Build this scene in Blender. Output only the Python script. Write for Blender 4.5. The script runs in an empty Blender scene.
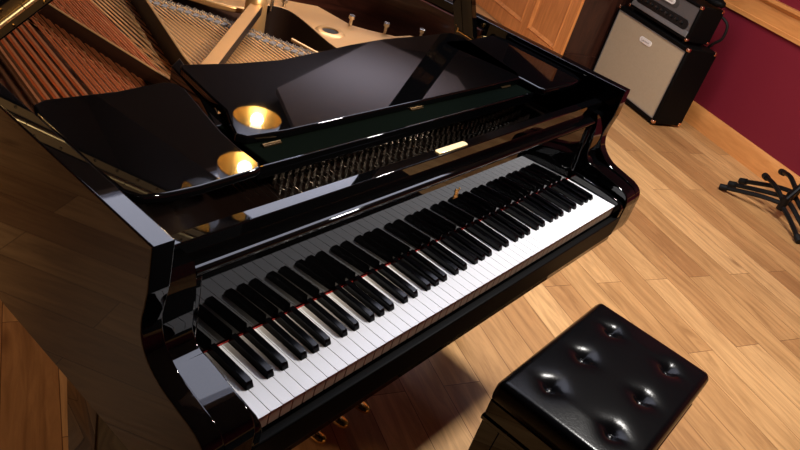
import bpy, bmesh, math, random
from mathutils import Vector, Matrix

# ------------------------------------------------------------------ camera
sc = bpy.context.scene
R3 = [[0.6337896885099313, -0.7293645779644771, 0.2575615327435067],
      [-0.26862073997716873, -0.5197962124688549, -0.8109591824235984],
      [0.725364411032553, 0.4447911981073065, -0.5253639322352308]]
cd = bpy.data.cameras.new('camera'); cam = bpy.data.objects.new('camera', cd)
sc.collection.objects.link(cam); sc.camera = cam
rt, dn, fw = [Vector(r) for r in R3]
m3 = Matrix((rt, -dn, -fw)).transposed()
cam.matrix_world = Matrix.Translation((-0.54797, -0.46453, 1.55782)) @ m3.to_4x4()
cd.sensor_width = 36.0; cd.lens = 722.12 / 800 * 36.0; cd.clip_start = 0.02
# ------------------------------------------------------------------ world, exposure
w = bpy.data.worlds.new('world'); sc.world = w; w.use_nodes = True
w.node_tree.nodes['Background'].inputs[0].default_value = (0.02, 0.02, 0.022, 1)
w.node_tree.nodes['Background'].inputs[1].default_value = 1.0
sc.view_settings.view_transform = 'Standard'; sc.view_settings.look = 'None'
sc.view_settings.gamma = 1.0; sc.view_settings.use_curve_mapping = False
sc.view_settings.exposure = 0.0

TH = math.radians(61.5)                                   # direction of the crimson wall
U = Vector((math.cos(TH), math.sin(TH), 0)); N = Vector((math.sin(TH), -math.cos(TH), 0))
AMP = Vector((4.166, 0.795, 0))                           # front right foot of the speaker cabinet
def room(x, y, z=0.0):                                    # x along the crimson wall, y away from it (0 = cabinet front)
    p = AMP + U * x - N * y; return Vector((p.x, p.y, z))

# ------------------------------------------------------------------ lights of the room, and added fill lights
def area(name, loc, target, sx, sy, power, col, spread=180):
    l = bpy.data.lights.new(name, 'AREA'); l.shape = 'RECTANGLE'; l.size = sx; l.size_y = sy
    l.energy = power; l.color = col; l.spread = math.radians(spread)
    o = bpy.data.objects.new(name, l); sc.collection.objects.link(o); o.location = loc
    d = Vector(target) - Vector(loc); o.rotation_euler = d.to_track_quat('-Z', 'Y').to_euler()
    return o
def spot(name, loc, target, power, col, size=70, blend=.5, rad=.05):
    l = bpy.data.lights.new(name, 'SPOT'); l.energy = power; l.color = col
    l.spot_size = math.radians(size); l.spot_blend = blend; l.shadow_soft_size = rad
    o = bpy.data.objects.new(name, l); sc.collection.objects.link(o); o.location = loc
    d = Vector(target) - Vector(loc); o.rotation_euler = d.to_track_quat('-Z', 'Y').to_euler()
    return o
area('ceiling_daylight_panel', (1.75, 1.32, 2.56), (1.75, 1.32, 0), 1.9, 1.8, 27, (0.82, 0.85, 1.0))
area('ceiling_key_panel', (1.85, -0.22, 2.56), (1.85, -0.22, 0), .18, .18, 53, (1.0, 0.96, 0.91), 150)
spot('ceiling_spot_front', (0.25, -1.25, 2.52), (0.30, 0.98, .9), 330, (1.0, 0.84, 0.66), 36, .5, .05)
spot('wall_fill_spot', (2.7, -0.3, 2.52), (4.5, 0.9, .3), 130, (1.0, 0.90, 0.78), 85, .9, .10)  # unseen spot added to brighten the crimson wall and cabinet
area('left_floor_fill', (-2.2, 2.6, 2.2), (0.2, 1.1, 0.0), .8, 1.0, 17, (1.0, 0.70, 0.46), 100)  # unseen light added to brighten the floor under the piano
area('tail_panel_fill', (3.7, 2.9, 1.6), (3.6, 2.8, 2.5), .7, .7, 5.5, (.95, .88, 1.0), 120)  # free-floating fill added to brighten the panel above the tail

# ------------------------------------------------------------------ materials
def mat(name, col, rough=.5, metal=0.0, emis=None, estr=0.0, coat=0.0, spec=0.5, bump=None):
    m = bpy.data.materials.new(name); m.use_nodes = True; b = m.node_tree.nodes['Principled BSDF']
    b.inputs['Base Color'].default_value = (*col, 1); b.inputs['Roughness'].default_value = rough
    b.inputs['Metallic'].default_value = metal; b.inputs['Coat Weight'].default_value = coat
    b.inputs['Coat Roughness'].default_value = .04; b.inputs['Specular IOR Level'].default_value = spec
    if emis: b.inputs['Emission Color'].default_value = (*emis, 1); b.inputs['Emission Strength'].default_value = estr
    if bump:
        nt = m.node_tree; tc = nt.nodes.new('ShaderNodeTexCoord'); n = nt.nodes.new('ShaderNodeTexNoise')
        n.inputs['Scale'].default_value = bump[0]; n.inputs['Detail'].default_value = 4
        bp = nt.nodes.new('ShaderNodeBump'); bp.inputs['Strength'].default_value = bump[1]; bp.inputs['Distance'].default_value = .002
        nt.links.new(tc.outputs['Object'], n.inputs['Vector']); nt.links.new(n.outputs['Fac'], bp.inputs['Height'])
        nt.links.new(bp.outputs['Normal'], b.inputs['Normal'])
    return m
def woodmat(name, c1, c2, rough, scale=(1, 12, 12), coat=0.0, dist=2.0, ns=3.0):
    m = bpy.data.materials.new(name); m.use_nodes = True; nt = m.node_tree; b = nt.nodes['Principled BSDF']
    tc = nt.nodes.new('ShaderNodeTexCoord'); mp = nt.nodes.new('ShaderNodeMapping'); mp.inputs['Scale'].default_value = scale
    n = nt.nodes.new('ShaderNodeTexNoise'); n.inputs['Scale'].default_value = ns; n.inputs['Detail'].default_value = 8
    n.inputs['Distortion'].default_value = dist
    r = nt.nodes.new('ShaderNodeValToRGB'); r.color_ramp.elements[0].color = (*c1, 1); r.color_ramp.elements[1].color = (*c2, 1)
    r.color_ramp.elements[0].position = .3; r.color_ramp.elements[1].position = .7
    nt.links.new(tc.outputs['Object'], mp.inputs['Vector']); nt.links.new(mp.outputs['Vector'], n.inputs['Vector'])
    nt.links.new(n.outputs['Fac'], r.inputs['Fac']); nt.links.new(r.outputs['Color'], b.inputs['Base Color'])
    b.inputs['Roughness'].default_value = rough; b.inputs['Coat Weight'].default_value = coat; b.inputs['Coat Roughness'].default_value = .05
    return m
BLACK = mat('black_lacquer', (.001, .001, .0012), .025, spec=.44)
BLACKSAT = mat('black_satin', (.004, .004, .004), .35)
BLACKIN = mat('black_key', (.0015, .0015, .002), .14, spec=.14)
FELTG = mat('dark_green_baize', (.002, .0032, .0025), .9, spec=0.0)
RED = mat('red_felt', (.42, .02, .015), .9)
IVORY = mat('white_key', (.86, .86, .88), .25)
KEYWOOD = mat('key_wood', (.62, .48, .34), .5)
GOLD = mat('gold_bronze_iron', (.66, .37, .15), .36, .75, bump=(60, .15))
WEBSHADE = mat('shaded_web_side', (.014, .006, .004), .5, .0, spec=.25, bump=(60, .15))  # shade on the bar sides put into a near-black colour
CAVSHADE = mat('cavity_shade_dark', (.004, .002, .0015), .35, 0, spec=.12)  # near-black, carries the shade of the tuning pin cavity
BRASS = mat('brass', (.90, .62, .25), .16, 1.0)
DBRASS = mat('dark_brass', (.13, .08, .035), .4, 1.0)
STEEL = mat('steel', (.60, .56, .52), .25, 1.0)
COPPER = mat('copper_winding', (.74, .28, .12), .38, .9)
WIRE = mat('string_wire', (.92, .58, .28), .4, .8)
MAHOG = woodmat('mahogany', (.030, .007, .004), (.085, .022, .012), .3, (1.5, 1.5, 14), .3)
SOUNDSHADE = woodmat('shade_toned_soundboard', (.055, .022, .010), (.10, .042, .02), .4, (14, 1, 1), .2)  # darkened to put the shade under the bass strings into its colour
BRIDGEW = woodmat('bridge_maple', (.13, .055, .03), (.22, .10, .055), .45, (8, 1, 8))
LEATHER = mat('black_leather', (.002, .002, .0025), .22, spec=.17, bump=(220, .12))
CABW = woodmat('orange_stained_wood', (.66, .23, .055), (.88, .35, .10), .35, (6, 6, .8), .2)
CABSHADE = woodmat('shaded_side_wood', (.025, .008, .005), (.055, .018, .010), .35, (6, 6, .8), .2)  # shade of the cabinet side put into a darker wood colour
TRIMW = woodmat('pine_trim', (.62, .25, .07), (.75, .33, .10), .35, (1, 8, 8), .15)
TOLEX = mat('black_tolex', (.0015, .0015, .0015), .6, spec=.12, bump=(500, .4))
GREYP = mat('grey_panel', (.105, .095, .09), .45)
SILV = mat('silver_trim', (.30, .29, .28), .3, .6)
WHITEP = mat('white_badge', (.85, .80, .74), .35)
INK = mat('badge_ink', (.25, .17, .13), .5)
COPCAP = mat('copper_corner', (.90, .52, .34), .22, 1.0)
RUBBER = mat('rubber', (.004, .004, .004), .6, spec=.25)
STANDB = mat('stand_black', (.003, .003, .003), .4, spec=.25)
WHITEE = mat('white_enamel', (.80, .80, .84), .3)
BULB = mat('bulb', (1, .9, .7), .5, emis=(1, .80, .50), estr=14)
GOLDIN = mat('gold_leaf_lining', (.90, .60, .20), .3, .85, bump=(25, .5))
EMBLEM = mat('gold_inlay', (.80, .45, .14), .3, .8)

def grille():
    m = bpy.data.materials.new('tan_grille_cloth'); m.use_nodes = True; nt = m.node_tree; b = nt.nodes['Principled BSDF']
    tc = nt.nodes.new('ShaderNodeTexCoord'); wv = nt.nodes.new('ShaderNodeTexWave'); wv.inputs['Scale'].default_value = 120
    wv.bands_direction = 'DIAGONAL'; n = nt.nodes.new('ShaderNodeTexNoise'); n.inputs['Scale'].default_value = 60
    mx = nt.nodes.new('ShaderNodeMix'); mx.data_type = 'RGBA'; mx.inputs[6].default_value = (.47, .37, .24, 1); mx.inputs[7].default_value = (.36, .28, .18, 1)
    nt.links.new(tc.outputs['Object'], wv.inputs['Vector']); nt.links.new(tc.outputs['Object'], n.inputs['Vector'])
    mu = nt.nodes.new('ShaderNodeMath'); mu.operation = 'MULTIPLY'
    nt.links.new(wv.outputs['Fac'], mu.inputs[0]); nt.links.new(n.outputs['Fac'], mu.inputs[1]); nt.links.new(mu.outputs[0], mx.inputs[0])
    nt.links.new(mx.outputs[2], b.inputs['Base Color']); b.inputs['Roughness'].default_value = .8
    return m
GRILLE = grille()

def floormat():
    m = bpy.data.materials.new('oak_planks'); m.use_nodes = True; nt = m.node_tree; L = nt.links; b = nt.nodes['Principled BSDF']
    tc = nt.nodes.new('ShaderNodeTexCoord'); mp = nt.nodes.new('ShaderNodeMapping')
    mp.inputs['Rotation'].default_value = (0, 0, -math.radians(2.5)); mp.inputs['Location'].default_value = (.35, .025, 0)
    L.new(tc.outputs['Object'], mp.inputs['Vector'])
    def brick(c1, c2, mc, ms):
        k = nt.nodes.new('ShaderNodeTexBrick'); k.inputs['Scale'].default_value = 1.0
        k.inputs['Brick Width'].default_value = 1.15; k.inputs['Row Height'].default_value = .135
        k.inputs['Mortar Size'].default_value = ms; k.inputs['Mortar Smooth'].default_value = .25
        k.inputs['Color1'].default_value = (*c1, 1); k.inputs['Color2'].default_value = (*c2, 1); k.inputs['Mortar'].default_value = (*mc, 1)
        k.offset = .37; k.offset_frequency = 2; k.squash = 1.0; k.inputs['Bias'].default_value = 0.0
        L.new(mp.outputs['Vector'], k.inputs['Vector']); return k
    k = brick((0, 0, 0), (1, 1, 1), (.5, .5, .5), 0.0)
    ramp = nt.nodes.new('ShaderNodeValToRGB'); e = ramp.color_ramp.elements
    e[0].position = 0; e[0].color = (.38, .18, .065, 1); e[1].position = 1; e[1].color = (.66, .38, .16, 1)
    e2 = ramp.color_ramp.elements.new(.5); e2.color = (.52, .28, .108, 1)
    L.new(k.outputs['Color'], ramp.inputs['Fac'])
    # grain
    mp2 = nt.nodes.new('ShaderNodeMapping'); mp2.inputs['Scale'].default_value = (1.6, 16, 1)
    ad = nt.nodes.new('ShaderNodeVectorMath'); ad.operation = 'ADD'
    sc_ = nt.nodes.new('ShaderNodeVectorMath'); sc_.operation = 'SCALE'; sc_.inputs[3].default_value = 7.3
    L.new(k.outputs['Color'], sc_.inputs[0]); L.new(mp.outputs['Vector'], ad.inputs[0]); L.new(sc_.outputs[0], ad.inputs[1])
    L.new(ad.outputs[0], mp2.inputs['Vector'])
    n = nt.nodes.new('ShaderNodeTexNoise'); n.inputs['Scale'].default_value = 1.6; n.inputs['Detail'].default_value = 10; n.inputs['Distortion'].default_value = 1.4
    n.inputs['Roughness'].default_value = .62
    L.new(mp2.outputs['Vector'], n.inputs['Vector'])
    r2 = nt.nodes.new('ShaderNodeValToRGB'); r2.color_ramp.elements[0].position = .32; r2.color_ramp.elements[0].color = (.56, .50, .44, 1)
    r2.color_ramp.elements[1].position = .62; r2.color_ramp.elements[1].color = (1.08, 1.08, 1.08, 1)
    L.new(n.outputs['Fac'], r2.inputs['Fac'])
    mul = nt.nodes.new('ShaderNodeMix'); mul.data_type = 'RGBA'; mul.blend_type = 'MULTIPLY'; mul.inputs[0].default_value = .8
    L.new(ramp.outputs['Color'], mul.inputs[6]); L.new(r2.outputs['Color'], mul.inputs[7])
    # knots
    vo = nt.nodes.new('ShaderNodeTexVoronoi'); vo.inputs['Scale'].default_value = 1.0
    mp3 = nt.nodes.new('ShaderNodeMapping'); mp3.inputs['Scale'].default_value = (1.6, 5.0, 1)
    L.new(ad.outputs[0], mp3.inputs['Vector']); L.new(mp3.outputs['Vector'], vo.inputs['Vector'])
    r3 = nt.nodes.new('ShaderNodeValToRGB'); r3.color_ramp.elements[0].position = .03; r3.color_ramp.elements[0].color = (.22, .14, .09, 1)
    r3.color_ramp.elements[1].position = .10; r3.color_ramp.elements[1].color = (1, 1, 1, 1)
    L.new(vo.outputs['Distance'], r3.inputs['Fac'])
    mul2 = nt.nodes.new('ShaderNodeMix'); mul2.data_type = 'RGBA'; mul2.blend_type = 'MULTIPLY'; mul2.inputs[0].default_value = .7
    L.new(mul.outputs[2], mul2.inputs[6]); L.new(r3.outputs['Color'], mul2.inputs[7])
    # joints
    kj = brick((1, 1, 1), (1, 1, 1), (.26, .17, .11), .0013)
    mul3 = nt.nodes.new('ShaderNodeMix'); mul3.data_type = 'RGBA'; mul3.blend_type = 'MULTIPLY'; mul3.inputs[0].default_value = 1
    L.new(mul2.outputs[2], mul3.inputs[6]); L.new(kj.outputs['Color'], mul3.inputs[7])
    L.new(mul3.outputs[2], b.inputs['Base Color'])
    b.inputs['Roughness'].default_value = .42
    bp = nt.nodes.new('ShaderNodeBump'); bp.inputs['Strength'].default_value = .25; bp.inputs['Distance'].default_value = .003
    L.new(n.outputs['Fac'], bp.inputs['Height']); L.new(bp.outputs['Normal'], b.inputs['Normal'])
    return m
FLOOR = floormat()
CRIMSON = mat('crimson_paint', (.185, .013, .026), .55, spec=.25, bump=(90, .1))
PLASTER = mat('grey_lilac_plaster', (.46, .43, .45), .8, bump=(40, .2))
CEIL = mat('ceiling_paint', (.20, .19, .20), .8)

# ------------------------------------------------------------------ mesh helpers
def B(): return bmesh.new()
def box(bm, x0, x1, y0, y1, z0, z1, mi=0, fr=None):
    vs = []
    for z in (z0, z1):
        for x, y in ((x0, y0), (x1, y0), (x1, y1), (x0, y1)):
            p = Vector((x, y, z)); vs.append(bm.verts.new(fr(p) if fr else p))
    fs = [(3, 2, 1, 0), (4, 5, 6, 7), (0, 1, 5, 4), (1, 2, 6, 5), (2, 3, 7, 6), (3, 0, 4, 7)]
    for f in fs:
        k = bm.faces.new([vs[i] for i in f]); k.material_index = mi
    return vs
def prism(bm, pts, a, b, fn, mi=0):
    """pts: closed 2D outline; fn(p, t) -> 3D, extruded from t=a to t=b"""
    A = [bm.verts.new(fn(p, a)) for p in pts]; Bv = [bm.verts.new(fn(p, b)) for p in pts]
    n = len(pts)
    fs = [bm.faces.new(A[::-1]), bm.faces.new(Bv)]
    for i in range(n): fs.append(bm.faces.new((A[i], A[(i + 1) % n], Bv[(i + 1) % n], Bv[i])))
    for f in fs: f.material_index = mi
    return fs
def XY(p, t): return Vector((p[0], p[1], t))
def YZ(p, t): return Vector((t, p[0], p[1]))
def tube(bm, pts, r, seg=8, mi=0, caps=True, smooth=True):
    pts = [Vector(p) for p in pts]; rs = r if isinstance(r, (list, tuple)) else [r] * len(pts)
    rings = []; prev = None
    for i, p in enumerate(pts):
        t = (pts[min(i + 1, len(pts) - 1)] - pts[max(i - 1, 0)]).normalized()
        if prev is None:
            a = Vector((0, 0, 1)) if abs(t.z) < .9 else Vector((1, 0, 0)); x = t.cross(a).normalized()
        else: x = (prev - t * prev.dot(t)).normalized()
        prev = x; y = t.cross(x)
        rings.append([bm.verts.new(p + (x * math.cos(2 * math.pi * k / seg) + y * math.sin(2 * math.pi * k / seg)) * rs[i]) for k in range(seg)])
    for i in range(len(rings) - 1):
        for k in range(seg):
            f = bm.faces.new((rings[i][k], rings[i][(k + 1) % seg], rings[i + 1][(k + 1) % seg], rings[i + 1][k])); f.smooth = smooth; f.material_index = mi
    if caps:
        for f in (bm.faces.new(rings[0][::-1]), bm.faces.new(rings[-1])): f.material_index = mi
def lathe(bm, prof, c=(0, 0, 0), seg=24, mi=0, smooth=True):
    c = Vector(c); rings = []
    for r, z in prof:
        if r < 1e-6: rings.append([bm.verts.new(c + Vector((0, 0, z)))])
        else: rings.append([bm.verts.new(c + Vector((r * math.cos(2 * math.pi * k / seg), r * math.sin(2 * math.pi * k / seg), z))) for k in range(seg)])
    for a, b in zip(rings, rings[1:]):
        for k in range(seg):
            if len(a) == 1 and len(b) == 1: continue
            if len(a) == 1: vs = (a[0], b[(k + 1) % seg], b[k])
            elif len(b) == 1: vs = (a[k], a[(k + 1) % seg], b[0])
            else: vs = (a[k], a[(k + 1) % seg], b[(k + 1) % seg], b[k])
            f = bm.faces.new(vs); f.smooth = smooth; f.material_index = mi
def spline(P, n=6, closed=False):
    P = [Vector(p) for p in P]; out = []; m = len(P)
    for i in range(m if closed else m - 1):
        g = (lambda k: P[k % m]) if closed else (lambda k: P[max(0, min(m - 1, k))])
        a, b, c, d = g(i - 1), g(i), g(i + 1), g(i + 2)
        for s in range(n):
            t = s / n
            out.append(.5 * ((2 * b) + (c - a) * t + (2 * a - 5 * b + 4 * c - d) * t * t + (3 * b - a - 3 * c + d) * t ** 3))
    if not closed: out.append(P[-1])
    return out
def obj(name, bm, mats, parent=None, bevel=0, seg=2, loc=(0, 0, 0), recalc=True, origin=None):
    if recalc: bmesh.ops.recalc_face_normals(bm, faces=bm.faces)
    if origin: bmesh.ops.translate(bm, verts=bm.verts, vec=-Vector(origin))
    me = bpy.data.meshes.new(name); bm.to_mesh(me); bm.free(); me.set_sharp_from_angle(angle=math.radians(38))
    for m in (mats if isinstance(mats, (list, tuple)) else [mats]): me.materials.append(m)
    o = bpy.data.objects.new(name, me); sc.collection.objects.link(o)
    o.location = origin if origin else loc
    if parent: o.parent = parent
    if bevel:
        b = o.modifiers.new('bevel', 'BEVEL'); b.width = bevel; b.segments = seg; b.limit_method = 'ANGLE'; b.angle_limit = math.radians(35)
    return o
def thing(name, label, cat, loc=(0, 0, 0), rz=0, group=None):
    o = bpy.data.objects.new(name, None); sc.collection.objects.link(o); o.empty_display_size = .05
    o.location = loc; o.rotation_euler = (0, 0, rz); o['label'] = label; o['category'] = cat
    if group: o['group'] = group
    return o
def struct(name, bm, m, bevel=0):
    o = obj(name, bm, m, bevel=bevel); o['kind'] = 'structure'; return o
def copyto(src, parent=None, loc=None):
    c = src.copy(); sc.collection.objects.link(c); c.parent = parent if parent else src.parent
    if loc is not None: c.location = loc
    return c

# ------------------------------------------------------------------ room shell (frame: x along crimson wall, y away from it)
def RF(p): return room(p.x, p.y, p.z)
WN = -.453                      # crimson wall plane
XR, XL, YF, H = -4.6, 2.6, 6.6, 2.62
def rstruct(name, m, *b):
    bm = B(); box(bm, *b); o = struct(name, bm, m); o.location = AMP; o.rotation_euler = (0, 0, TH); return o
rstruct('floor', FLOOR, XR - .1, XL + .1, WN - .1, YF + .1, -.06, 0)
rstruct('ceiling', CEIL, XR - .1, XL + .1, WN - .1, YF + .1, H, H + .1)
rstruct('wall_right', CRIMSON, XR - .1, XL + .1, WN - .1, WN, 0, H)
rstruct('wall_front', CRIMSON, XR - .1, XR, WN, YF, 0, H)
rstruct('wall_back', PLASTER, XL, XL + .1, WN, YF, 0, H)
rstruct('wall_left', CRIMSON, XR - .1, XL + .1, YF, YF + .1, 0, H)
def LX(p, t): return Vector((t, p[0], p[1]))
bm = B()
prism(bm, [(WN, 0), (WN + .03, 0), (WN + .03, .10), (WN + .022, .125), (WN + .012, .14), (WN, .14)], XR, .798, LX)
o = struct('baseboard_right', bm, TRIMW); o.location = AMP; o.rotation_euler = (0, 0, TH)
bm = B()
prism(bm, [(WN, .775), (WN + .022, .775), (WN + .022, .80), (WN + .016, .803), (WN + .016, .895), (WN + .03, .905), (WN + .045, .92), (WN + .045, .94), (WN, .94)], XR, .798, LX)
o = struct('trim_1', bm, TRIMW); o.location = AMP; o.rotation_euler = (0, 0, TH)

# ceiling fittings that carry the lights
def ceiling_panel(label, cx, cy, sx, sy, col, st):
    t = thing('ceiling_light_panel', label, 'ceiling light', (cx, cy, 2.57))
    bm = B(); a, b = sx / 2, sy / 2
    for x0, x1, y0, y1 in ((-a - .04, a + .04, -b - .04, -b), (-a - .04, a + .04, b, b + .04), (-a - .04, -a, -b, b), (a, a + .04, -b, b)):
        box(bm, x0, x1, y0, y1, 0, .05)
    obj('frame', bm, WHITEE, t)
    bm = B(); box(bm, -a, a, -b, b, .02, .04)
    obj('diffuser', bm, mat('diffuser_glow', (.8, .8, .8), .5, emis=col, estr=st), t)
ceiling_panel('large bluish ceiling light panel above the rear of the piano', 1.75, 1.32, 2.0, 1.9, (.72, .76, 1.0), 2.2)
bm = B(); prism(bm, [(2.82, 2.9), (4.45, 3.42), (4.6, 2.6), (4.1, 1.9), (2.36, 2.08)], 2.5, 2.54, XY)  # unseen panel added so the music desk mirrors a pale shape
for x, y in ((3.0, 2.6), (4.2, 3.0), (4.0, 2.2), (2.8, 2.3)): tube(bm, [(x, y, 2.54), (x, y, H)], .006, 6)
o = obj('reflection_panel', bm, mat('white_panel', (.75, .74, .78), .8)); o['label'] = 'unseen white panel added past the piano tail for pale desk reflections'; o['category'] = 'reflection panel'

bm = B(); box(bm, -1.4, 1.22, -1.9, -.47, .0, .008)  # unseen dark sheet added to blacken reflections in the piano front
o = obj('reflection_darkener', bm, mat('darkener_black', (.004, .004, .0045), .95, bump=(300, 1))); o['label'] = 'unseen dark sheet added in front of the keyboard to darken piano reflections'; o['category'] = 'reflection darkener'

# panelled wooden cabinet beside the amplifier -----------------------------------------
cb = thing('panelled_cabinet', 'tall orange wood panelled cabinet standing behind the piano', 'cabinet', room(.80, .30, 0), TH)
CW, CD, CH = 1.72, .75, 2.05     # local x along the wall, y toward the room
bm = B(); box(bm, .012, CW, -CD, -.022, 0, CH); obj('body', bm, CABSHADE, cb, .003)
bm = B(); box(bm, .006, .014, -CD, -.03, .0, .12); box(bm, .002, .012, -CD, -.03, .12, .135); obj('side_skirting', bm, CABSHADE, cb)
bm = B()
box(bm, 0, .10, -.022, 0, 0, CH); box(bm, .52, .61, -.022, 0, 0, CH); box(bm, 1.12, 1.21, -.022, 0, 0, CH); box(bm, CW - .1, CW, -.022, 0, 0, CH)
for z0, z1 in ((0, .11), (.95, 1.05), (CH - .1, CH)):
    for x0, x1 in ((.10, .52), (.61, 1.12), (1.21, CW - .1)): box(bm, x0, x1, -.022, 0, z0, z1)
obj('face_frame', bm, CABW, cb, .002)
for x0, x1 in ((.10, .52), (.61, 1.12), (1.21, CW - .1)):
    for z0, z1 in ((.11, .95), (1.05, CH - .1)):
        bm = B()
        q = [(0, -.004), (.012, .004), (.024, -.006), (.034, -.014)]      # moulding profile inward
        def ring(d, yy): return [(x0 + d, yy, z0 + d), (x1 - d, yy, z0 + d), (x1 - d, yy, z1 - d), (x0 + d, yy, z1 - d)]
        rs = [[bm.verts.new(v) for v in ring(d, yy)] for d, yy in q]
        for a, b in zip(rs, rs[1:]):
            for k in range(4): bm.faces.new((a[k], a[(k + 1) % 4], b[(k + 1) % 4], b[k]))
        bm.faces.new(rs[-1])
        obj('panel', bm, CABW, cb)

# ------------------------------------------------------------------ guitar amplifier
sp = thing('speaker_cabinet', 'black guitar speaker cabinet with tan grille cloth on the floor', 'speaker cabinet', AMP, TH)
SW, SD, SH = .775, .25, .545
bm = B(); box(bm, 0, SW, -SD, -.012, .02, SH)
for a in ((0, SW, .02, .045), (0, SW, SH - .028, SH), (0, .022, .045, SH - .028), (SW - .022, SW, .045, SH - .028)):
    box(bm, a[0], a[1], -.014, 0, a[2], a[3])
obj('shell', bm, TOLEX, sp, .004)
bm = B(); box(bm, .024, SW - .024, -.012, -.005, .047, SH - .03); obj('grille', bm, GRILLE, sp)
bm = B(); g = .006
for a in ((.022, SW - .022, .045, .045 + g), (.022, SW - .022, SH - .028 - g, SH - .028), (.022, .022 + g, .045, SH - .028), (SW - .022 - g, SW - .022, .045, SH - .028)):
    box(bm, a[0], a[1], -.006, -.001, a[2], a[3])
obj('piping', bm, SILV, sp)
def badge(parent, cx, cz, wd, ht, y):
    bm = B(); pts = []
    r = ht / 2
    for i in range(9): t = -math.pi / 2 + math.pi * i / 8; pts.append((cx + wd / 2 - r + r * math.cos(t), cz + r * math.sin(t)))
    for i in range(9): t = math.pi / 2 + math.pi * i / 8; pts.append((cx - wd / 2 + r + r * math.cos(t), cz + r * math.sin(t)))
    prism(bm, pts, y, y + .005, lambda p, t: Vector((p[0], t, p[1])))
    b = obj('badge', bm, WHITEP, parent)
    bm = B(); s = wd / 100
    pr_ = [(-32, 8), (-34, -8), (-26, -8), (-22, 2), (-18, -6), (-14, 4), (-10, -6), (-4, 4), (0, -6), (5, 4), (9, -5), (14, 4), (18, -5), (24, 4), (28, -4), (34, 6)]
    tube(bm, spline([(cx - a * s, y + .0055, cz + c * s) for a, c in pr_], 4), .0010, 6)   # handwriting-like lettering
    obj('lettering', bm, INK, b)
badge(sp, .385, .433, .125, .036, -.005)
def caps(parent, X0, X1, Y0, Y1, Z0, Z1, s=.026):
    for x in (X0, X1):
        for y in (Y0, Y1):
            for z in (Z0, Z1):
                bm = B(); sx = 1 if x == X0 else -1; sy = 1 if y == Y0 else -1; sz = 1 if z == Z0 else -1; e = .003
                xs = sorted((x - sx * e, x + sx * s)); ys = sorted((y - sy * e, y + sy * s)); zs = sorted((z - sz * e, z + sz * s))
                bmesh.ops.create_icosphere(bm, subdivisions=2, radius=1)
                for v in bm.verts:
                    # rounded cap hugging the corner
                    d = v.co.normalized(); mxx = max(abs(d.x), abs(d.y), abs(d.z)); c = d.lerp(d / mxx, .6)
                    v.co = Vector((sum(xs) / 2 + c.x * (xs[1] - xs[0]) / 2, sum(ys) / 2 + c.y * (ys[1] - ys[0]) / 2, sum(zs) / 2 + c.z * (zs[1] - zs[0]) / 2))
                for f in bm.faces: f.smooth = True
                obj('corner_cap', bm, COPCAP, parent)
caps(sp, 0, SW, -SD, 0, .02, SH)
for x in (.06, SW - .06):
    for y in (-.04, -SD + .04):
        bm = B(); lathe(bm, [(0, 0), (.018, 0), (.02, .02), (0, .02)], (x, y, 0), 16); obj('foot', bm, RUBBER, sp)

hd = thing('amplifier_head', 'grey faced guitar amplifier head standing on the tan grille cabinet', 'amplifier', room(0, 0, SH + .003), TH)
HX0, HX1, HY0, HY1, HZ0, HZ1 = .065, .70, -.205, -.012, .019, .245
bm = B(); box(bm, HX0, HX1, HY0, HY1 - .012, HZ0, HZ1)
for a in ((HX0, HX1, HZ0, HZ0 + .018), (HX0, HX1, HZ1 - .016, HZ1), (HX0, HX0 + .02, HZ0 + .018, HZ1 - .016), (HX1 - .02, HX1, HZ0 + .018, HZ1 - .016)):
    box(bm, a[0], a[1], HY1 - .014, HY1, a[2], a[3])
obj('shell', bm, TOLEX, hd, .004)
bm = B(); box(bm, HX0 + .022, HX1 - .022, HY1 - .013, HY1 - .006, HZ0 + .055, HZ1 - .018); obj('face_panel', bm, GREYP, hd)
bm = B(); prism(bm, [(HY1 - .013, HZ0 + .018), (HY1 + .004, HZ0 + .02), (HY1 - .002, HZ0 + .045), (HY1 - .006, HZ0 + .058), (HY1 - .013, HZ0 + .058)], HX0 + .022, HX1 - .022, lambda p, t: Vector((t, p[0], p[1])))
obj('lower_trim', bm, SILV, hd, .003)
def stad(cx, cz, wd, ht, n=10):
    r = ht / 2; pts = []
    for i in range(n + 1): t = -math.pi / 2 + math.pi * i / n; pts.append((cx + wd / 2 - r + r * math.cos(t), cz + r * math.sin(t)))
    for i in range(n + 1): t = math.pi / 2 + math.pi * i / n; pts.append((cx - wd / 2 + r + r * math.cos(t), cz + r * math.sin(t)))
    return pts
CZ = HZ0 + .083
bm = B(); prism(bm, stad(.385, CZ, .54, .062), HY1 - .008, HY1 - .002, lambda p, t: Vector((p[0], t, p[1]))); cp = obj('control_panel', bm, mat('control_black', (.006, .006, .006), .35), hd)
for i in range(9):
    x = .175 + i * .0525
    bm = B(); rr = .0125
    seg = 14; A = []
    for r_, y in ((rr, 0), (rr * .9, .012), (0, .012)):
        A.append([bm.verts.new((x + r_ * math.cos(2 * math.pi * k / seg), HY1 - .003 + y, CZ + r_ * math.sin(2 * math.pi * k / seg))) for k in range(seg)] if r_ else [bm.verts.new((x, HY1 - .003 + y, CZ))])
    for k in range(seg):
        bm.faces.new((A[0][k], A[0][(k + 1) % seg], A[1][(k + 1) % seg], A[1][k])); bm.faces.new((A[1][k], A[1][(k + 1) % seg], A[2][0]))
    box(bm, x - .0015, x + .0015, HY1 + .008, HY1 + .0105, CZ, CZ + .011, 1)
    obj('knob', bm, [BLACKSAT, STEEL], cp)
bm = B(); prism(bm, stad(.36, HZ0 + .165, .19, .06), HY1 - .008, HY1 - .004, lambda p, t: Vector((p[0], t, p[1]))); obj('badge_recess', bm, mat('recess_grey', (.06, .055, .05), .5), hd)
badge(hd, .36, HZ0 + .168, .115, .036, HY1 - .004)
caps(hd, HX0, HX1, HY0, HY1, HZ0, HZ1, .022)
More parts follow.
